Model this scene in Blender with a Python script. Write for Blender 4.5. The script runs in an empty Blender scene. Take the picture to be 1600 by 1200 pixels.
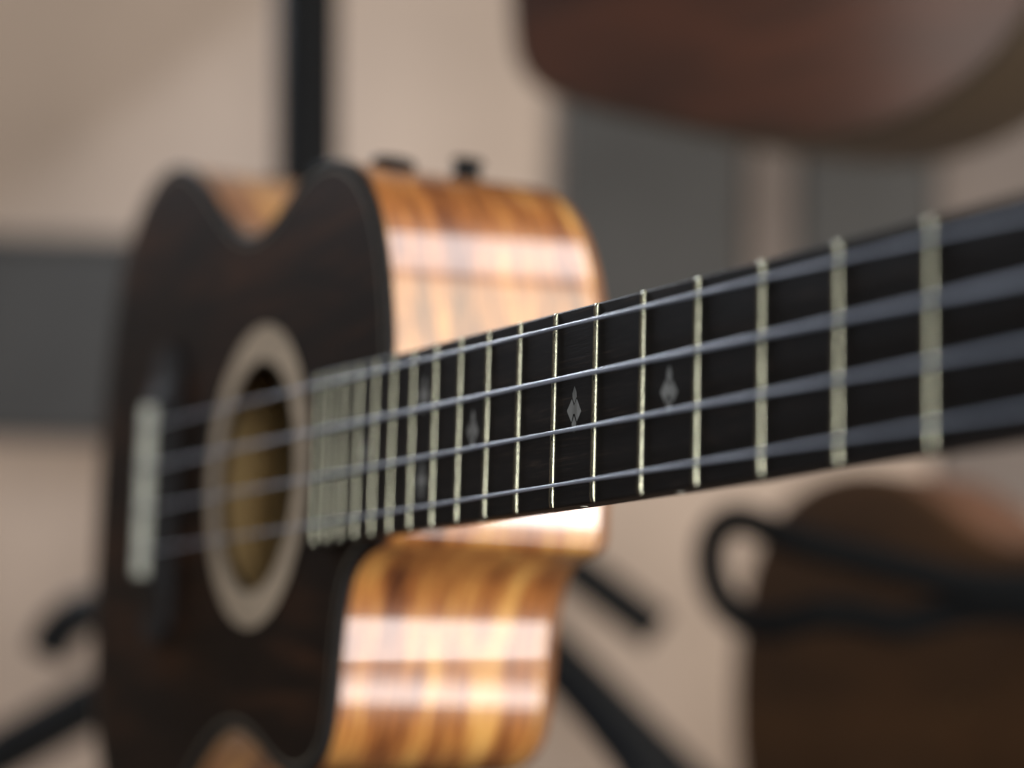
import bpy, bmesh, math
from mathutils import Vector, Matrix, noise

# ------------------------------------------------------------------ camera, light, exposure
scn = bpy.context.scene
CAM = Vector((-0.19972, 0.17862, -0.04671))
RIGHT = Vector((-0.44580, -0.89472, 0.02701))
UP = Vector((-0.10681, 0.08313, 0.99080))
FWD = Vector((0.88874, -0.43881, 0.13262))
cd = bpy.data.cameras.new('camera')
cam = bpy.data.objects.new('camera', cd)
scn.collection.objects.link(cam)
cam.matrix_world = Matrix(((RIGHT.x, UP.x, -FWD.x, CAM.x), (RIGHT.y, UP.y, -FWD.y, CAM.y),
                           (RIGHT.z, UP.z, -FWD.z, CAM.z), (0, 0, 0, 1)))
cd.sensor_width = 36.0
cd.lens = 67.588
cd.clip_start = 0.01
cd.clip_end = 50
cd.dof.use_dof = True
cd.dof.focus_distance = 0.383
cd.dof.aperture_fstop = 4.95
cd.dof.aperture_blades = 0
scn.camera = cam

w = bpy.data.worlds.new('World')
scn.world = w
w.use_nodes = True
w.node_tree.nodes['Background'].inputs[0].default_value = (0.80, 0.88, 1.0, 1)
w.node_tree.nodes['Background'].inputs[1].default_value = 0.06


def area(name, loc, target, sx, sy, watts, color):
    l = bpy.data.lights.new(name, 'AREA')
    l.shape = 'RECTANGLE'
    l.size, l.size_y = sx, sy
    l.energy = watts
    l.color = color
    o = bpy.data.objects.new(name, l)
    scn.collection.objects.link(o)
    o.location = loc
    o.rotation_euler = (Vector(target) - Vector(loc)).to_track_quat('-Z', 'Y').to_euler()
    return o


def aim(az, elev, dist, c=(0.255, -0.04, 0.03)):
    a, e = math.radians(az), math.radians(elev)
    return (c[0] + dist * math.cos(a), c[1] + dist * math.sin(a), c[2] + dist * math.tan(e))


# a tall window to the right, behind the headstock: transom, main light, bottom light, and a low pane
area('window_light', aim(-132, 53, 0.80), (0.25, -0.04, 0.05), 0.70, 0.34, 5.6, (1.0, 0.96, 0.96))
area('main_window_light', aim(-152, 26, 1.05), (0.25, -0.04, 0.03), 0.85, 0.66, 11, (1.0, 0.93, 0.76))
area('bottom_window_light', aim(-154, 3.0, 1.10), (0.25, -0.04, 0.0), 0.85, 0.20, 15, (1.0, 0.95, 0.92))
area('low_pane_light', aim(-154, -18.3, 1.10, (0.27, -0.04, -0.055)), (0.27, -0.04, -0.055), 0.85, 0.165, 4.9, (1.0, 0.95, 0.93))
area('front_window_light', (-0.95, 0.385, -0.03), (0.25, 0.0, 0.0), 0.18, 0.18, 7.6, (0.97, 0.98, 1.0))
area('upper_front_light', (-0.78, 0.52, 0.36), (0.2, 0.0, 0.0), 0.16, 0.16, 2.6, (0.94, 0.97, 1.0))
area('string_fill_light', (1.04, 0.045, 0.51), (0.16, 0.0, 0.0), 0.30, 0.10, 5.2, (0.80, 0.88, 1.0))  # added lamp beyond the tail, brightens the strings
area('sheen_fill_light', (0.16, 1.30, 0.34), (0.25, 0.0, 0.05), 0.22, 0.34, 0.70, (1.0, 0.90, 0.82))  # added lamp out in front, gives the hanging body its sheen

scn.view_settings.view_transform = 'Standard'
scn.view_settings.look = 'None'
scn.view_settings.exposure = 0.0
scn.view_settings.gamma = 1.0
scn.view_settings.use_curve_mapping = False
scn.cycles.use_denoising = True
scn.cycles.max_bounces = 8
try:
    scn.cycles.denoiser = 'OPENIMAGEDENOISE'
except Exception:
    pass


# ------------------------------------------------------------------ helpers
def srgb(r, g, b):
    f = lambda c: (c / 255 / 12.92) if c / 255 <= 0.04045 else ((c / 255 + 0.055) / 1.055) ** 2.4
    return (f(r), f(g), f(b), 1)


def tag(o, label=None, cat=None, group=None, kind=None):
    if label: o['label'] = label
    if cat: o['category'] = cat
    if group: o['group'] = group
    if kind: o['kind'] = kind
    return o


def empty(name, mat=None):
    o = bpy.data.objects.new(name, None)
    o.empty_display_size = 0.02
    scn.collection.objects.link(o)
    if mat is not None: o.matrix_world = mat
    return o


def mesh(name, verts, faces, mat, parent=None, smooth=True, angle=40, mats=None, idx=None):
    me = bpy.data.meshes.new(name)
    me.from_pydata([tuple(v) for v in verts], [], faces)
    bm = bmesh.new(); bm.from_mesh(me)
    bmesh.ops.remove_doubles(bm, verts=bm.verts, dist=1e-7)
    bmesh.ops.recalc_face_normals(bm, faces=bm.faces)
    for e in bm.edges:
        if len(e.link_faces) == 2 and e.calc_face_angle(0) > math.radians(angle): e.smooth = False
    for f in bm.faces: f.smooth = smooth
    bm.to_mesh(me); bm.free()
    me.materials.append(mat)
    o = bpy.data.objects.new(name, me)
    scn.collection.objects.link(o)
    if parent: o.parent = parent
    return o


def box(name, lo, hi, mat, parent=None, bevel=0.0, seg=2):
    bm = bmesh.new()
    bmesh.ops.create_cube(bm, size=1)
    for v in bm.verts:
        v.co = Vector([(lo[i] + hi[i]) / 2 + v.co[i] * (hi[i] - lo[i]) for i in range(3)])
    if bevel:
        bmesh.ops.bevel(bm, geom=bm.edges[:], offset=bevel, segments=seg, affect='EDGES', profile=0.5)
    me = bpy.data.meshes.new(name)
    for f in bm.faces: f.smooth = False
    bm.to_mesh(me); bm.free()
    me.materials.append(mat)
    o = bpy.data.objects.new(name, me)
    scn.collection.objects.link(o)
    if parent: o.parent = parent
    return o


def catmull(pts, n=8, closed=False):
    P = [Vector(p) for p in pts]
    out = []
    m = len(P)
    for i in range(m if closed else m - 1):
        if closed:
            a, b, c, d = P[(i - 1) % m], P[i], P[(i + 1) % m], P[(i + 2) % m]
        else:
            b, c = P[i], P[i + 1]
            a = P[i - 1] if i > 0 else b * 2 - c
            d = P[i + 2] if i + 2 < m else c * 2 - b
        # centripetal knots keep tight corners free of loops
        t0 = 0.0
        t1 = t0 + max((b - a).length, 1e-9) ** 0.5
        t2 = t1 + max((c - b).length, 1e-9) ** 0.5
        t3 = t2 + max((d - c).length, 1e-9) ** 0.5
        for k in range(n):
            t = t1 + (t2 - t1) * k / n
            A1 = a * ((t1 - t) / (t1 - t0)) + b * ((t - t0) / (t1 - t0))
            A2 = b * ((t2 - t) / (t2 - t1)) + c * ((t - t1) / (t2 - t1))
            A3 = c * ((t3 - t) / (t3 - t2)) + d * ((t - t2) / (t3 - t2))
            B1 = A1 * ((t2 - t) / (t2 - t0)) + A2 * ((t - t0) / (t2 - t0))
            B2 = A2 * ((t3 - t) / (t3 - t1)) + A3 * ((t - t1) / (t3 - t1))
            out.append(B1 * ((t2 - t) / (t2 - t1)) + B2 * ((t - t1) / (t2 - t1)))
    if not closed: out.append(P[-1])
    return out


def tube(name, pts, rad, mat, parent=None, seg=12, n=6, smooth_path=True):
    P = catmull(pts, n) if smooth_path else [Vector(p) for p in pts]
    R = rad if callable(rad) else (lambda t: rad)
    V, F = [], []
    ref = None
    for i, p in enumerate(P):
        t = (P[min(i + 1, len(P) - 1)] - P[max(i - 1, 0)]).normalized()
        if ref is None:
            ref = t.orthogonal().normalized()
        ref = (ref - t * ref.dot(t)).normalized()
        b = t.cross(ref)
        r = R(i / (len(P) - 1))
        for k in range(seg):
            a = 2 * math.pi * k / seg
            V.append(p + ref * (r * math.cos(a)) + b * (r * math.sin(a)))
    for i in range(len(P) - 1):
        for k in range(seg):
            F.append((i * seg + k, i * seg + (k + 1) % seg, (i + 1) * seg + (k + 1) % seg, (i + 1) * seg + k))
    F.append(tuple(range(seg - 1, -1, -1)))
    F.append(tuple(range((len(P) - 1) * seg, len(P) * seg)))
    return mesh(name, V, F, mat, parent)


def lathe(name, prof, origin, axis, mat, parent=None, seg=20):
    axis = Vector(axis).normalized()
    u = axis.orthogonal().normalized(); v = axis.cross(u)
    V, F = [], []
    for (r, h) in prof:
        for k in range(seg):
            a = 2 * math.pi * k / seg
            V.append(Vector(origin) + axis * h + u * (r * math.cos(a)) + v * (r * math.sin(a)))
    for i in range(len(prof) - 1):
        for k in range(seg):
            F.append((i * seg + k, i * seg + (k + 1) % seg, (i + 1) * seg + (k + 1) % seg, (i + 1) * seg + k))
    F.append(tuple(range(seg))); F.append(tuple(range((len(prof) - 1) * seg, len(prof) * seg)))
    return mesh(name, V, F, mat, parent)


# ------------------------------------------------------------------ materials
def new_mat(name):
    m = bpy.data.materials.new(name)
    m.use_nodes = True
    nt = m.node_tree
    return m, nt, nt.nodes['Principled BSDF']


def mapped(nt, scale, rot=(0, 0, 0)):
    tc = nt.nodes.new('ShaderNodeTexCoord')
    mp = nt.nodes.new('ShaderNodeMapping')
    mp.inputs['Scale'].default_value = scale
    mp.inputs['Rotation'].default_value = rot
    nt.links.new(tc.outputs['Object'], mp.inputs['Vector'])
    return mp.outputs['Vector']


def nz(nt, vec, scale, detail=4, rough=0.55, dist=0.0):
    n = nt.nodes.new('ShaderNodeTexNoise')
    n.inputs['Scale'].default_value = scale
    n.inputs['Detail'].default_value = detail
    n.inputs['Roughness'].default_value = rough
    n.inputs['Distortion'].default_value = dist
    nt.links.new(vec, n.inputs['Vector'])
    return n.outputs['Fac']


def ramp(nt, fac, stops):
    r = nt.nodes.new('ShaderNodeValToRGB')
    el = r.color_ramp.elements
    while len(el) < len(stops): el.new(0.5)
    for e, (p, c) in zip(el, stops):
        e.position = p; e.color = c
    nt.links.new(fac, r.inputs['Fac'])
    return r.outputs['Color']


def bump(nt, bsdf, fac, strength, dist=0.001):
    b = nt.nodes.new('ShaderNodeBump')
    b.inputs['Strength'].default_value = strength
    b.inputs['Distance'].default_value = dist
    nt.links.new(fac, b.inputs['Height'])
    nt.links.new(b.outputs['Normal'], bsdf.inputs['Normal'])


def wood(name, stops, gscale, rot=(0, 0, 0), rough=0.35, coat=0.0, coat_rough=0.05, big=1.0, fine=0.25, bmp=0.05):
    """grain stretched along the axis that has the small number in gscale"""
    m, nt, b = new_mat(name)
    v = mapped(nt, gscale, rot)
    a = nz(nt, v, 1.0 * big, 5, 0.6, 0.6)
    f = nz(nt, v, 6.0 * big, 3, 0.6, 0.2)
    mix = nt.nodes.new('ShaderNodeMix')
    mix.inputs['Factor'].default_value = fine
    nt.links.new(a, mix.inputs['A']); nt.links.new(f, mix.inputs['B'])
    col = ramp(nt, mix.outputs['Result'], stops)
    nt.links.new(col, b.inputs['Base Color'])
    b.inputs['Roughness'].default_value = rough
    if coat:
        b.inputs['Coat Weight'].default_value = coat
        b.inputs['Coat Roughness'].default_value = coat_rough
    if bmp: bump(nt, b, f, bmp, 0.0004)
    return m


def plain(name, col, rough=0.5, metal=0.0, nscale=120, var=0.12, bmp=0.05, spec=0.5):
    m, nt, b = new_mat(name)
    v = mapped(nt, (1, 1, 1))
    n = nz(nt, v, nscale, 4)
    d = tuple(c * (1 - var) for c in col[:3]) + (1,)
    l = tuple(min(1, c * (1 + var)) for c in col[:3]) + (1,)
    nt.links.new(ramp(nt, n, [(0.3, d), (0.7, l)]), b.inputs['Base Color'])
    b.inputs['Roughness'].default_value = rough
    b.inputs['Metallic'].default_value = metal
    b.inputs['Specular IOR Level'].default_value = spec
    if bmp: bump(nt, b, n, bmp, 0.0006)
    return m


M = {}
# koa sides: stripes follow the rim, colour changes through the depth of the body
M['koa_side'] = wood('koa_side', [(0.31, (0.020, 0.007, 0.003, 1)), (0.43, (0.110, 0.034, 0.009, 1)), (0.52, (0.25, 0.092, 0.022, 1)),
                                  (0.60, (0.40, 0.200, 0.050, 1)), (0.74, (0.54, 0.33, 0.10, 1))],
                     (9, 9, 80), rot=(0.22, 0.0, 0.0), rough=0.30, coat=1.0, coat_rough=0.045, fine=0.42, bmp=0.05)
M['top'] = wood('dark_koa_top', [(0.32, (0.006, 0.004, 0.003, 1)), (0.5, (0.018, 0.010, 0.006, 1)), (0.66, (0.075, 0.030, 0.013, 1))],
                (5, 45, 45), rot=(0, 0, 0.3), rough=0.6, coat=0.0, fine=0.3, bmp=0.03)
M['top'].node_tree.nodes['Principled BSDF'].inputs['Specular IOR Level'].default_value = 0.10
M['back'] = wood('koa_back', [(0.3, (0.06, 0.022, 0.009, 1)), (0.7, (0.22, 0.09, 0.03, 1))], (6, 60, 60), rough=0.35, coat=0.6)
M['inside'] = wood('bare_inner_wood', [(0.3, (0.44, 0.28, 0.11, 1)), (0.7, (0.66, 0.46, 0.20, 1))], (8, 60, 60), rough=0.8)
M['ebony'] = wood('ebony_fretboard', [(0.34, (0.003, 0.0027, 0.0027, 1)), (0.55, (0.008, 0.0065, 0.006, 1)), (0.72, (0.050, 0.034, 0.025, 1))],
                  (22, 420, 420), rough=0.62, fine=0.55, bmp=0.12)
M['ebony'].node_tree.nodes['Principled BSDF'].inputs['Specular IOR Level'].default_value = 0.22
M['bridge'] = wood('dark_bridge_wood', [(0.35, (0.005, 0.004, 0.004, 1)), (0.7, (0.012, 0.009, 0.008, 1))], (20, 200, 200), rough=0.7)
M['neck'] = wood('neck_wood', [(0.3, (0.035, 0.014, 0.007, 1)), (0.7, (0.10, 0.042, 0.018, 1))], (8, 90, 90), rough=0.4, coat=0.3)
M['bone'] = plain('bone', (0.74, 0.73, 0.60, 1), 0.35, nscale=300, var=0.06)
M['binding'] = plain('black_binding', (0.010, 0.009, 0.009, 1), 0.75, nscale=300, bmp=0, spec=0.1)
M['purfling'] = plain('pale_purfling', (0.16, 0.15, 0.12, 1), 0.4, nscale=300, bmp=0)
M['rosette'] = plain('rosette_wood', (0.62, 0.49, 0.35, 1), 0.45, nscale=220, var=0.22)
M['metal'] = plain('tuner_metal', (0.62, 0.62, 0.60, 1), 0.28, 1.0, 300, 0.06)
M['black'] = plain('black_coated_steel', (0.005, 0.0055, 0.006, 1), 0.6, nscale=200, var=0.2, spec=0.12)
M['foam'] = plain('black_foam', (0.004, 0.0045, 0.005, 1), 0.9, nscale=400, var=0.3, bmp=0.2, spec=0.06)
M['panel'] = plain('grey_panel_paint', (0.046, 0.044, 0.041, 1), 0.8, nscale=10, var=0.14)
M['taupe'] = plain('shaded_wall_taupe', (0.135, 0.108, 0.092, 1), 0.8, nscale=10, var=0.12)  # wall in shade beside the hanging ukulele, shade put into the colour
M['wall'] = plain('beige_plaster', (0.435, 0.342, 0.274, 1), 0.9, nscale=3.5, var=0.14, spec=0.2)
M['table'] = wood('table_wood', [(0.3, (0.16, 0.10, 0.06, 1)), (0.7, (0.30, 0.20, 0.125, 1))], (3, 30, 30), rough=0.55)
M['mahogany_top'] = wood('mahogany_top', [(0.3, (0.020, 0.007, 0.003, 1)), (0.5, (0.050, 0.016, 0.006, 1)), (0.70, (0.095, 0.028, 0.011, 1))],
                         (24, 4, 24), rot=(0, 0, 0.9), rough=0.5, coat=0.9, coat_rough=0.16)
M['mahogany_side'] = wood('mahogany_side', [(0.3, (0.012, 0.007, 0.002, 1)), (0.7, (0.030, 0.017, 0.005, 1))], (6, 6, 60), rough=0.6)
M['brown_top'] = wood('brown_top', [(0.3, (0.020, 0.009, 0.003, 1)), (0.5, (0.042, 0.019, 0.006, 1)), (0.72, (0.070, 0.030, 0.009, 1))],
                      (5, 40, 40), rough=0.8)
M['brown_top'].node_tree.nodes['Principled BSDF'].inputs['Specular IOR Level'].default_value = 0.15
M['orange_side'] = wood('orange_side', [(0.3, (0.045, 0.014, 0.005, 1)), (0.7, (0.13, 0.045, 0.014, 1))], (8, 8, 60), rough=0.5, coat=0.2, coat_rough=0.3)

# nickel frets: fine scratches across the crown
m, nt, b = new_mat('nickel_fret')
v = mapped(nt, (300, 900, 300))
n = nz(nt, v, 1.0, 4, 0.65)
nt.links.new(ramp(nt, n, [(0.3, (0.25, 0.245, 0.175, 1)), (0.7, (0.46, 0.445, 0.325, 1))]), b.inputs['Base Color'])
b.inputs['Metallic'].default_value = 1.0
b.inputs['Roughness'].default_value = 0.27
bump(nt, b, n, 0.25, 0.0002)
M['fret'] = m
# clear-ish grey fluorocarbon string
m, nt, b = new_mat('fluorocarbon_string')
v = mapped(nt, (60, 800, 800))
n = nz(nt, v, 1.0, 2)
nt.links.new(ramp(nt, n, [(0.3, (0.27, 0.30, 0.37, 1)), (0.7, (0.44, 0.48, 0.57, 1))]), b.inputs['Base Color'])
b.inputs['Roughness'].default_value = 0.34
b.inputs['Subsurface Weight'].default_value = 0.0
b.inputs['Transmission Weight'].default_value = 0.0
M['string'] = m
# grey mother of pearl
m, nt, b = new_mat('mother_of_pearl')
v = mapped(nt, (500, 160, 300))
n = nz(nt, v, 1.0, 3, 0.5, 0.8)
nt.links.new(ramp(nt, n, [(0.3, (0.16, 0.165, 0.16, 1)), (0.7, (0.34, 0.35, 0.34, 1))]), b.inputs['Base Color'])
b.inputs['Roughness'].default_value = 0.35
M['pearl'] = m


# ------------------------------------------------------------------ the place: wall, table
def at(x, y, d):
    return CAM + (FWD + RIGHT * ((x - 800) / 3003.9) + UP * ((600 - y) / 3003.9)) * d


FH = Vector((FWD.x, FWD.y, 0)).normalized()          # horizontal view direction, the wall stands square to it
RH = Vector((RIGHT.x, RIGHT.y, 0)).normalized()
WALL_D = 1.36
TABLE_Z = -0.222


def wall_frame(z0=0.0):
    o = CAM + FH * WALL_D; o.z = z0
    # local x along the wall, y out of the wall towards the room, z up
    return Matrix(((RH.x, -FH.x, 0, o.x), (RH.y, -FH.y, 0, o.y), (0, 0, 1, o.z), (0, 0, 0, 1)))


WF = wall_frame()
wall = box('wall', (-1.6, -0.10, -0.6), (1.9, 0.0, 1.6), M['wall'])
wall.matrix_world = WF
tag(wall, 'plain beige plaster wall behind the instruments', kind='structure')
table = box('table_top', (-1.5, 0.004, TABLE_Z - 0.03), (1.7, 0.70, TABLE_Z), M['table'], bevel=0.003)
table.matrix_world = WF
tag(table, 'plain wooden table top under the stand', kind='structure')


def wall_xz(x, y):
    d = FWD + RIGHT * ((x - 800) / 3003.9) + UP * ((600 - y) / 3003.9)
    p = CAM + d * (WALL_D / d.dot(FH))
    q = WF.inverted() @ p
    return q.x, q.z


def panel(x0, y0, x1, y1, label, mat='panel', t=0.016):
    a = wall_xz(x0, y1); c = wall_xz(x1, y0)
    e = empty('panel_or_shade_board', WF @ Matrix.Translation(((a[0] + c[0]) / 2, 0, a[1])))  # grey ones are boards, taupe ones carry painted wall shade
    wd, ht = (c[0] - a[0]) / 2, c[1] - a[1]
    box('board', (-wd, 0.0005, 0), (wd, t, ht), M[mat], e, bevel=0.002)
    box('edge_strip', (-wd - 0.004, 0.0005, ht + 0.0002), (wd + 0.004, t + 0.002, ht + 0.006), M[mat], e, bevel=0.001)
    tag(e, label, 'panel', 'painted panels on the wall')
    return e


panel(-330, 392, 230, 676, 'dark grey painted panel on the wall beside the tail of the koa ukulele')
panel(868, 120, 1158, 560, 'dark grey painted panel on the wall behind the fretboard, next to the striped body')
panel(1246, 150, 1452, 540, 'dark grey painted panel on the wall below the hanging reddish ukulele body')
panel(1164, 120, 1240, 600, 'narrow taupe strip standing in for shaded wall between two dark grey panels', 'taupe', 0.010)  # hanging ukulele's shadow on the wall, painted as a strip
panel(1460, 120, 1800, 800, 'wide taupe board standing in for shaded wall behind the nut end of the neck', 'taupe', 0.010)  # same wall shadow continued, its darkness put into the colour


# ------------------------------------------------------------------ ukulele builder
L = 0.432                                             # scale length
fret_x = lambda n: L * (1 - 2 ** (-n / 12.0))
WN, W12 = 0.03384, 0.04263
half_w = lambda x: (WN + (W12 - WN) * x / fret_x(12)) / 2

UKE = Matrix.Rotation(math.radians(-90), 4, 'X')      # local x: nut to tail, local z: out of the face, local -y: up

UP_SIDE = [(246, 0), (246, -14), (246.2, -26), (248, -37), (251.8, -50.7), (258.4, -64), (268.5, -75.2), (284, -83.2), (300, -85.9), (316, -84.2),
           (332, -78.6), (347, -74.9), (361, -75.2), (377, -80.6), (395, -91.8), (412, -103), (437, -114.2), (463, -116.6), (488, -109.5),
           (508, -94.5), (520, -71), (527, -40), (529, 0)]
LOW_SIDE = [(529, 0), (527, 40), (520, 71), (508, 94.5), (488, 109.5), (463, 116.6), (437, 114.2), (412, 103), (395, 91.8), (377, 80.6),
            (361, 75.2), (347, 74.9), (332, 78.6), (316, 83.6), (302, 84.8), (291, 82.6), (284.5, 79.4), (280.2, 75.4), (277.8, 71), (276.2, 65.5), (275.2, 59.5), (274.4, 52.5), (273.4, 46), (272.3, 40),
            (268.6, 31.5), (262, 26.8), (254.5, 24.6), (248.6, 23.4), (246.6, 21.5), (246, 17), (246, 8)]
MIRROR = [(x, -y) for (x, y) in reversed(UP_SIDE[1:-1])]


def resample(path, c, n):
    """outline as n points at even angles about c"""
    out = []
    m = len(path)
    for k in range(n):
        a = 2 * math.pi * k / n
        d = Vector((math.cos(a), math.sin(a)))
        best = None
        for i in range(m):
            p = path[i] - c; q = path[(i + 1) % m] - c
            e = q - p
            den = d.x * e.y - d.y * e.x
            if abs(den) < 1e-12: continue
            t = (p.x * e.y - p.y * e.x) / den
            s = (p.x * d.y - p.y * d.x) / den
            if t > 0 and -1e-6 <= s <= 1 + 1e-6 and (best is None or t > best): best = t
        out.append(c + d * best)
    return out


def outline(pts_mm, n=8):
    P = catmull([(x / 1000, y / 1000) for x, y in pts_mm], n, True)
    for _ in range(14):                                # ease the bends so that reflections run smoothly
        P = [P[i] * 0.5 + (P[i - 1] + P[(i + 1) % len(P)]) * 0.25 for i in range(len(P))]
    return P


def offset(path, d):
    """d > 0 moves outwards (any orientation)"""
    m = len(path)
    area2 = sum(path[i].x * path[(i + 1) % m].y - path[(i + 1) % m].x * path[i].y for i in range(m))
    sg = 1 if area2 > 0 else -1
    out = []
    for i in range(m):
        t = (path[(i + 1) % m] - path[i - 1]).normalized()
        out.append(path[i] + Vector((t.y, -t.x)) * (d * sg))
    return out


def loft(name, rings, mat, parent, cap=False, closed=False):
    """rings: lists of 3D points, each closed"""
    n = len(rings[0]); V = []; F = []
    for r in rings: V += r
    k = len(rings)
    for i in range(k if closed else k - 1):
        j = (i + 1) % k
        for q in range(n):
            F.append((i * n + q, i * n + (q + 1) % n, j * n + (q + 1) % n, j * n + q))
    if cap:
        F.append(tuple(range(n))); F.append(tuple(range((k - 1) * n, k * n)))
    return mesh(name, V, F, mat, parent)


def v3(path, z): return [Vector((p.x, p.y, z)) for p in path]


def body(root, path, z_top, depth, hole_c, hole_r, mats, ros=(0.0345, 0.0450), dome=0.004):
    hc = Vector(hole_c)
    zb = z_top - depth
    # soundboard: ring between outline and sound hole, 2 mm thick
    N = 300
    P = resample(offset(path, -0.0018), hc, N)
    H = [hc + Vector((math.cos(2 * math.pi * k / N), math.sin(2 * math.pi * k / N))) * hole_r for k in range(N)]
    mid = [H[k] * 0.5 + P[k] * 0.5 for k in range(N)]
    sb = loft('soundboard', [v3(P, z_top), v3(mid, z_top), v3(H, z_top), v3(H, z_top - 0.0022), v3(P, z_top - 0.0022)], mats['top'], root, closed=True)
    # rim
    loft('side', [v3(path, z_top - 0.0024), v3(path, z_top - depth * 0.25), v3(path, z_top - depth * 0.5), v3(path, z_top - depth * 0.75), v3(path, zb + 0.0058)], mats['side'], root)
    inn = offset(path, -0.0024)
    loft('inner_lining', [v3(inn, z_top - 0.0026), v3(inn, zb + 0.003)], mats['inside'], root)
    # edge bindings
    def ring(name, z0, z1, mat):
        o1, i1 = offset(path, 0.00015), offset(path, -0.0020)
        loft(name, [v3(i1, z0), v3(offset(path, -0.0004), z0), v3(o1, z0 - 0.0005), v3(o1, z1), v3(i1, z1)], mat, root, closed=True)
    ring('binding', z_top + 0.0001, z_top - 0.0025, mats['binding'])
    pf0, pf1 = offset(path, -0.0022), offset(path, -0.0032)
    loft('purfling', [v3(pf0, z_top + 0.00012), v3(pf1, z_top + 0.00012)], mats['purfling'], root)
    # back: rounded edge, gently domed plate
    rings = []
    for k in range(9):
        a = math.pi / 2 * k / 8
        rings.append(v3(offset(path, -0.006 * (1 - math.cos(a))), zb + 0.006 - 0.006 * math.sin(a)))
    inner_c = Vector((sum(p.x for p in path) / len(path), sum(p.y for p in path) / len(path)))
    last = offset(path, -0.006)
    for s in (0.8, 0.5, 0.2, 0.02):
        rings.append(v3([inner_c + (p - inner_c) * s for p in last], zb - dome * (1 - s * s)))
    loft('back', rings, mats['back'], root)
    inb = offset(path, -0.0026)
    loft('inner_back', [v3(inb, zb + 0.0062), v3([inner_c + (p - inner_c) * 0.02 for p in inb], zb + 0.0055)], mats['inside'], root)
    # rosette inlay round the hole
    if ros:
        def annulus(name, r0, r1, z, mat, par=None):
            A = [hc + Vector((math.cos(2 * math.pi * k / 96), math.sin(2 * math.pi * k / 96))) for k in range(96)]
            f = lambda r: [hc + (p - hc) * r for p in A]
            return loft(name, [v3(f(r0), z_top), v3(f(r0), z), v3(f(r1), z), v3(f(r1), z_top)], mat, par or root)
        ro = annulus('rosette', ros[0], ros[1], z_top + 0.00025, M['rosette'])
        annulus('ring', ros[0] - 0.0007, ros[0], z_top + 0.00030, M['binding'], ro)
        annulus('ring', ros[1], ros[1] + 0.0007, z_top + 0.00030, M['binding'], ro)
    return sb


def fret_mesh(parent, n, hw):
    x = fret_x(n)
    prof = [(-0.00125, -0.00102), (-0.00122, -0.00072), (-0.00095, -0.00032), (-0.0005, -0.00007), (0, 0), (0.0005, -0.00007), (0.00095, -0.00032), (0.00122, -0.00072), (0.00125, -0.00102)]
    secs = []
    ys = [(-hw, 0.55), (-hw + 0.0003, 0.25), (-hw + 0.0010, 0.0)] + [(-hw + 0.001 + (2 * hw - 0.002) * k / 14, 0.0) for k in range(1, 14)] + [(hw - 0.0010, 0.0), (hw - 0.0003, 0.25), (hw, 0.55)]
    for (y, drop) in ys:
        jit = noise.noise(Vector((n * 7.3, y * 900, 0))) * 0.000025
        secs.append([Vector((x + dx * 0.54, y, 0.66 * (dz * (1 - drop) + (-0.00102) * drop) + (jit if dz > -0.0009 else 0))) for dx, dz in prof])
    V, F = [], []
    k = len(prof)
    for s in secs: V += s
    for i in range(len(secs) - 1):
        for q in range(k - 1):
            F.append((i * k + q, i * k + q + 1, (i + 1) * k + q + 1, (i + 1) * k + q))
        F.append((i * k + k - 1, i * k, (i + 1) * k, (i + 1) * k + k - 1))
    F.append(tuple(range(k))); F.append(tuple(range((len(secs) - 1) * k, len(secs) * k)))
    return mesh('fret', V, F, M['fret'], parent, angle=55)


DIAMOND = [(-0.35, -2.1), (0.05, -0.75), (0.35, -2.25), (1.0, -0.2), (0.95, 0.25), (0.38, 2.3), (0.16, 0.75), (-0.12, 0.75), (-0.42, 2.35), (-1.0, 0.45), (-0.9, 0.05)]
DART_A = [(0.0, -4.75), (0.28, -3.4), (0.24, -2.5), (0.0, -1.35), (-0.30, -2.6), (-0.26, -3.5)]
DART_B = [(0.0, 1.25), (0.30, 2.7), (0.22, 3.7), (-0.05, 4.55), (-0.34, 3.6), (-0.30, 2.6)]


def inlay(parent, x, y, s=1.0):
    V, F = [], []
    for poly in (DIAMOND, DART_A, DART_B):
        b = len(V); n = len(poly)
        V += [Vector((x + px * 0.0029 * s, y + py * 0.00100 * s, -0.00060)) for px, py in poly]
        V += [Vector((x + px * 0.0029 * s, y + py * 0.00100 * s, -0.00085)) for px, py in poly]
        F.append(tuple(range(b, b + n)))
        for k in range(n): F.append((b + k, b + (k + 1) % n, b + n + (k + 1) % n, b + n + k))
    return mesh('inlay', V, F, M['pearl'], parent, smooth=False)


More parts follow.
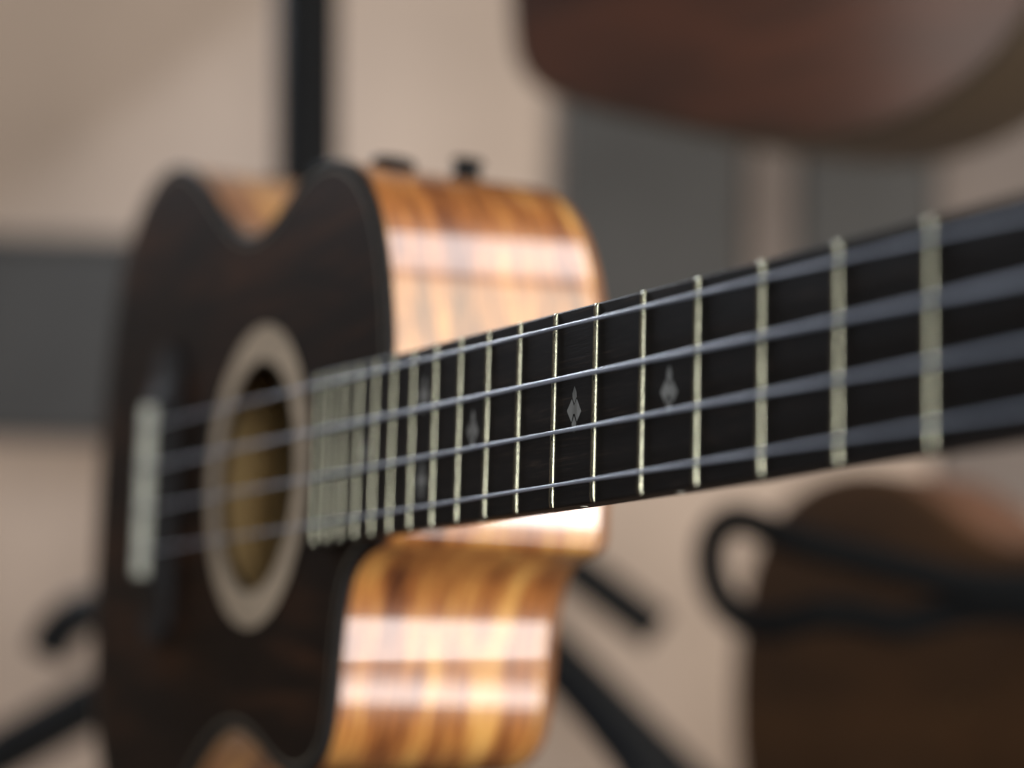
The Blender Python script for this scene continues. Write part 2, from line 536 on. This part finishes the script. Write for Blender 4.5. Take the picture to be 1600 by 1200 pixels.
def neck_parts(root, nfret=18, end=0.2835, join=0.247, strings=True, mats_neck='neck', detail=True):
    e = 0.00015
    hw = lambda x: half_w(x) + e
    # fretboard slab with a small edge round
    zt, zl = -0.00065, -0.0058
    secs = []
    for i in range(13):
        x = end * i / 12
        h = hw(x)
        secs.append([Vector((x, -h, zl)), Vector((x, -h, zt - 0.0004)), Vector((x, -h + 0.0004, zt)), Vector((x, h - 0.0004, zt)), Vector((x, h, zt - 0.0004)), Vector((x, h, zl))])
    fb = loft('fretboard', secs, M['ebony'], root, cap=True)
    for n in range(1, nfret + 1): fret_mesh(fb, n, half_w(fret_x(n)))
    if detail:
        mid = lambda n: (fret_x(n) + fret_x(n - 1)) / 2
        for n in (5, 7, 10, 15): inlay(fb, mid(n), 0.0008)
        inlay(fb, mid(12), -0.0098); inlay(fb, mid(12), 0.0102)
        for n in (5, 7, 10, 12):
            for s in (-1, 1):
                lathe('side_dot', [(0.0008, 0.0), (0.0008, 0.00012)], (mid(n), s * (half_w(mid(n)) + e - 0.00002), -0.0034), (0, s, 0), M['bone'], fb, 12)
    # nut
    box('nut', (-0.0052, -hw(0), -0.0062), (-0.0002, hw(0), 0.0006), M['bone'], root, bevel=0.0006)
    # neck shaft and heel
    secs = []
    for i in range(25):
        x = -0.002 + (join + 0.002) * i / 24
        h = hw(x) - 0.0003
        d = 0.0145 + 0.003 * x / join
        k = max(0.0, (x - 0.185) / (join - 0.185))
        d2 = d + (0.030 - d) * (k ** 1.8)
        nar = 0.80 * k
        s = []
        for q in range(17):
            th = math.pi * q / 16
            s.append(Vector((x, -h * math.cos(th) * (1 - nar * math.sin(th) ** 1.2), zl - 0.0001 - d2 * math.sin(th))))
        secs.append(s)
    loft('neck', secs, M[mats_neck], root, cap=True)
    # headstock
    hp = [(-0.003, -0.0165), (-0.012, -0.0195), (-0.030, -0.029), (-0.060, -0.033), (-0.110, -0.036), (-0.150, -0.034), (-0.160, -0.020), (-0.156, 0.0)]
    hp = hp + [(x, -y) for x, y in reversed(hp[:-1])]
    hp = [Vector(p) for p in hp]
    ramp_z = lambda x, z: z + (x + 0.003) * 0.20
    hs = loft('headstock', [[Vector((p.x, p.y, ramp_z(p.x, -0.0052))) for p in hp], [Vector((p.x, p.y, ramp_z(p.x, -0.0175))) for p in hp]], M[mats_neck], root, cap=True)
    posts = []
    for (x, s) in ((-0.048, -1), (-0.100, -1), (-0.100, 1), (-0.048, 1)):
        y = s * 0.019
        zt2 = ramp_z(x, -0.0051)
        t = lathe('tuning_post', [(0.0048, 0), (0.0048, 0.0012), (0.0030, 0.0018), (0.0030, 0.011), (0.0022, 0.012)], (x, y, zt2), (0, 0, 1), M['metal'], hs, 16)
        tube('tuning_shaft', [(x, y * 1.2, ramp_z(x, -0.023)), (x, s * 0.046, ramp_z(x, -0.023))], 0.0016, M['metal'], hs, 8, 2)
        lathe('tuning_knob', [(0.0025, 0), (0.0062, 0.001), (0.0070, 0.006), (0.0055, 0.012), (0.001, 0.0135)], (x, s * 0.046, ramp_z(x, -0.023)), (0, s, 0), M['black'], hs, 16)
        box('tuner_housing', (x - 0.007, min(y * 0.8, y * 1.4), ramp_z(x, -0.027)), (x + 0.007, max(y * 0.8, y * 1.4), ramp_z(x, -0.0175) + 0.0005), M['metal'], hs, bevel=0.001)
        posts.append((x, y - s * 0.003, zt2 + 0.006))
    return posts


STR_R = [0.00040, 0.00054, 0.00045, 0.00038]


def strings(root, posts):
    order = [0, 1, 2, 3]
    for i in range(4):
        f = i / 3 - 0.5
        yn, ys = f * 0.0268, f * 0.0420
        px, py, pz = posts[i]
        pts = [(px, py, pz), (-0.0027, yn, 0.0007), (L, ys, 0.0056), (L + 0.0085, ys, -0.0004), (L + 0.011, ys, -0.0022)]
        # straight runs between bearing points
        P = []
        for a, b in zip(pts[:-1], pts[1:]):
            a = Vector(a); b = Vector(b)
            P += [a.lerp(b, k / 8) for k in range(8)]
        P.append(Vector(pts[-1]))
        tube('string', P, STR_R[i], M['string'], root, 10, smooth_path=False)


def bridge(root, z_top):
    zt = z_top + 0.0072
    # footprint with rounded wings, higher in the middle
    prof = []
    for i in range(21):
        y = -0.050 + 0.100 * i / 20
        hgt = 0.0036 + 0.0036 * max(0.0, min(1.0, (0.036 - abs(y)) / 0.004))
        wx = 0.0115 * (1 - max(0, (abs(y) - 0.044) / 0.0065) ** 2 * 0.5)
        prof.append([Vector((L + 0.004 - wx, y, z_top)), Vector((L + 0.004 - wx, y, z_top + hgt - 0.001)), Vector((L + 0.005 - wx, y, z_top + hgt)),
                     Vector((L + 0.003 + wx, y, z_top + hgt)), Vector((L + 0.004 + wx, y, z_top + hgt - 0.001)), Vector((L + 0.004 + wx, y, z_top))])
    br = loft('bridge', prof, M['bridge'], root, cap=True)
    box('saddle', (L - 0.0018, -0.0285, z_top + 0.0066), (L + 0.0018, 0.0285, 0.0052), M['bone'], br, bevel=0.0008)
    box('tie_strip', (L + 0.0075, -0.026, z_top + 0.0068), (L + 0.0095, 0.026, z_top + 0.0080), M['bone'], br, bevel=0.0004)
    return br


def ukulele(path_mm, mats, matrix, label, group=None, button=True, depth=0.0675):
    root = empty('ukulele', matrix)
    tag(root, label, 'ukulele', group)
    path = outline(path_mm)
    body(root, path, -0.006, depth, (0.3445, 0), 0.0336, mats)
    bridge(root, -0.006)
    posts = neck_parts(root)
    strings(root, posts)
    if button:
        lathe('strap_button', [(0.0050, -0.0010), (0.0042, 0.0015), (0.0036, 0.003), (0.0046, 0.0042), (0.0047, 0.0054), (0.003, 0.0062)],
              (0.291, -0.0846, -0.047), (-0.25, -0.97, 0), M['black'], root, 20)
        lathe('side_knob', [(0.0066, -0.0012), (0.0064, 0.0016), (0.0050, 0.0030), (0.0015, 0.0034)],
              (0.289, -0.0842, -0.0235), (-0.25, -0.97, 0), M['black'], root, 20)
        lathe('end_pin', [(0.0038, -0.0004), (0.0034, 0.004), (0.0065, 0.007), (0.0065, 0.009), (0.003, 0.0105)],
              (0.529, 0, -0.040), (1, 0, 0), M['black'], root, 20)
    return root


main_mats = dict(top=M['top'], side=M['koa_side'], back=M['back'], inside=M['inside'], binding=M['binding'], purfling=M['purfling'])
ukulele(UP_SIDE + LOW_SIDE[1:], main_mats, UKE, 'striped glossy koa ukulele with dark top and four grey strings on black fretboard')

# the second one, lower on the right behind the neck, same way round
brown_mats = dict(top=M['brown_top'], side=M['orange_side'], back=M['brown_top'], inside=M['inside'], binding=M['orange_side'], purfling=M['brown_top'])
B_SIDE = [(246, 0), (246.5, -26), (252, -52), (262, -72), (282, -84), (300, -86), (316, -84.2), (332, -78.6), (347, -75), (361, -75.2), (377, -80.6), (395, -91.8),
          (412, -103), (437, -114.2), (463, -116.6), (490, -112), (515, -98), (533, -74), (543, -40), (546, 0)]
B_PATH = B_SIDE + [(x, -y) for x, y in reversed(B_SIDE[1:-1])]
# turn a little towards the camera, then stand it on the table
R2 = Matrix.Rotation(math.radians(11), 4, 'Z') @ UKE @ Matrix.Rotation(math.pi, 4, 'X')
peak = R2.to_3x3() @ Vector((0.455, 0.1166, -0.0735))
A2 = at(1338, 732, 0.985)
T2 = A2 - peak
ukulele(B_PATH, brown_mats, Matrix.Translation(T2) @ R2, 'dull brown ukulele seen from its back, with black wire loop in front of it', button=False)
print('second ukulele lowest z', T2.z - 0.1166)

# the hanging one, upper right: neck up
H_PATH = [(-131.3, 90.7), (-132.3, 61.4), (-131.6, 32.0), (-128.4, 15.5), (-118.8, 2.8), (-99.6, -6.3), (-72.5, -15.1), (-37.0, -24.8), (-3.1, -31.5), (26.3, -34.6),
          (48.9, -32.6), (70.9, -26.0), (92.1, -14.6), (107.6, -0.7), (117.8, 16.5), (122.9, 37.7), (122, 62), (113, 88), (96, 116), (85, 143), (86, 172),
          (96, 198), (98, 222), (88, 246), (62, 262), (28, 269), (0, 270), (-28, 269), (-62, 262), (-88, 246), (-98, 222), (-96, 198), (-87, 172), (-90, 146), (-112, 120)]
O3 = Vector((0.4496, -0.2567, 0.1942)); E1 = Vector((-0.8822, -0.4689, -0.0440)); E2 = Vector((-0.0890, 0.0743, 0.9933)); N3 = Vector((-0.4624, 0.8801, -0.1073))
HM = Matrix(((E1.x, E2.x, N3.x, O3.x), (E1.y, E2.y, N3.y, O3.y), (E1.z, E2.z, N3.z, O3.z), (0, 0, 0, 1)))
# builder's local frame: x runs nut to tail, so turn the outline: x = 517 - v, y = u
hang_mats = dict(top=M['mahogany_top'], side=M['mahogany_side'], back=M['mahogany_side'], inside=M['inside'], binding=M['mahogany_side'], purfling=M['mahogany_side'])
h_path = [(516 - v, u) for (u, v) in H_PATH]
LOC = Matrix(((0, 1, 0, 0), (-1, 0, 0, 0.516), (0, 0, 1, 0.006), (0, 0, 0, 1)))
ukulele(h_path, hang_mats, HM @ LOC, 'reddish brown ukulele hanging above the fretboard, its rounded bottom edge showing', button=False, depth=0.092)

# hanger that carries it: wall plate, arm and yoke under the headstock
hh = HM @ LOC @ Vector((0.004, 0, -0.020))
wl = WF.inverted() @ hh
e = empty('wall_hanger', WF @ Matrix.Translation((wl.x, 0, wl.z)))
box('wall_plate', (-0.03, 0.0005, -0.06), (0.03, 0.014, 0.03), M['black'], e, bevel=0.004)
tube('arm', [(0, 0.013, -0.02), (0, wl.y * 0.5, -0.022), (0, wl.y - 0.05, -0.020)], 0.007, M['black'], e)
tube('yoke', [(0.034, wl.y + 0.03, -0.006), (0.034, wl.y - 0.01, -0.013), (0.026, wl.y - 0.045, -0.018), (0, wl.y - 0.054, -0.020), (-0.026, wl.y - 0.045, -0.018), (-0.034, wl.y - 0.01, -0.013), (-0.034, wl.y + 0.03, -0.006)], 0.006, M['foam'], e)
tag(e, 'black padded yoke hanger on the wall carrying the reddish ukulele', 'hanger')


# ------------------------------------------------------------------ black stand behind the koa ukulele
st = empty('instrument_stand', Matrix.Translation(Vector((at(560, 800, 1.0).x, at(560, 800, 1.0).y, TABLE_Z))))
inv = st.matrix_world.inverted()


def loc(p): return inv @ Vector(p)


def ground(p0, p1):
    """extend p0->p1 down to the table"""
    t = (TABLE_Z + 0.015 - p0.z) / (p1.z - p0.z)
    return p0 + (p1 - p0) * t


hub = at(651, 811, 1.0)
post_top, post_low = at(480, -40, 1.0), at(476, 870, 1.0)
tube('post', [loc(post_top), loc(at(480, 300, 1.0)), loc(post_low)], lambda t: 0.0165 - 0.001 * t, M['black'], st, 16)
lathe('post_cap', [(0.0166, 0), (0.0170, 0.004), (0.014, 0.009), (0.005, 0.011)], loc(post_top), (0, 0, 1), M['foam'], st, 16)
tube('crossbar', [loc(at(440, 860, 1.0)), loc(hub), loc(at(760, 770, 1.0))], 0.010, M['black'], st)
for tgt in (at(0, 1180, 1.0), at(1040, 1200, 1.0)):
    g = ground(hub, tgt)
    l = tube('leg', [loc(hub), loc(tgt), loc(g)], 0.0140, M['black'], st, 14)
    lathe('rubber_foot', [(0.0175, 0), (0.018, 0.006), (0.015, 0.016)], loc((g.x, g.y, TABLE_Z)), (0, 0, 1), M['foam'], l, 16)
rear = hub + FH * 0.18; rear.z = TABLE_Z + 0.015
l = tube('leg', [loc(hub), loc(hub.lerp(rear, 0.5)), loc(rear)], 0.0140, M['black'], st, 14)
lathe('rubber_foot', [(0.0175, 0), (0.018, 0.006), (0.015, 0.016)], loc((rear.x, rear.y, TABLE_Z)), (0, 0, 1), M['foam'], l, 16)
tube('back_arm', [loc(at(560, 630, 1.0)), loc(at(800, 815, 1.0)), loc(at(1025, 985, 1.0))], 0.0110, M['black'], st)
tube('back_arm', [loc(at(640, 830, 1.0)), loc(at(420, 945, 0.98)), loc(at(210, 950, 0.96)), loc(at(130, 958, 0.95)), loc(at(92, 985, 0.95)), loc(at(74, 1022, 0.95))], 0.0110, M['black'], st)
# cradle: two padded arms run forward under the body
for (bx, bz) in ((0.463, -0.1168), (0.302, -0.0849)):
    r = 0.007
    zc = bz - r - 0.0003
    t = tube('cradle_arm', [loc(hub + Vector((0, 0, -0.005))), loc(Vector((bx + 0.07, -0.16, zc - 0.004))), loc(Vector((bx, -0.085, zc))), loc(Vector((bx, -0.045, zc))), loc(Vector((bx, -0.012, zc)))], r, M['foam'], st, 14)
tag(st, 'black tubular stand with upright post and splayed legs behind the koa ukulele', 'stand')

# ------------------------------------------------------------------ black wire loop in front of the brown ukulele
root = at(1800, 935, 0.80)
e = empty('wire_hanger', Matrix.Translation((root.x, root.y, TABLE_Z)))
inv = e.matrix_world.inverted()
loop_px = [(1790, 905, .79), (1650, 915, .79), (1520, 915, .79), (1430, 893, .79), (1320, 866, .79), (1225, 838, .79), (1180, 818, .795), (1145, 812, .80), (1117, 835, .805), (1110, 885, .81), (1126, 933, .81), (1160, 967, .81),
           (1210, 976, .805), (1280, 960, .80), (1340, 962, .80), (1400, 975, .80), (1450, 965, .80), (1520, 950, .80), (1650, 952, .80), (1790, 955, .80)]
tube('loop', [loc(at(*p)) for p in loop_px], 0.0068, M['foam'], e, 14, 6)
pt = at(1795, 860, 0.795); pb = Vector((pt.x, pt.y, TABLE_Z + 0.006))
tube('upright', [loc(pt), loc(pt.lerp(pb, 0.5)), loc(pb)], 0.008, M['black'], e, 14)
lathe('base', [(0.055, 0), (0.055, 0.004), (0.05, 0.007), (0.010, 0.010)], loc((pt.x, pt.y, TABLE_Z)), (0, 0, 1), M['black'], e, 32)
tag(e, 'black padded wire bent into a loop before the brown ukulele', 'hanger')
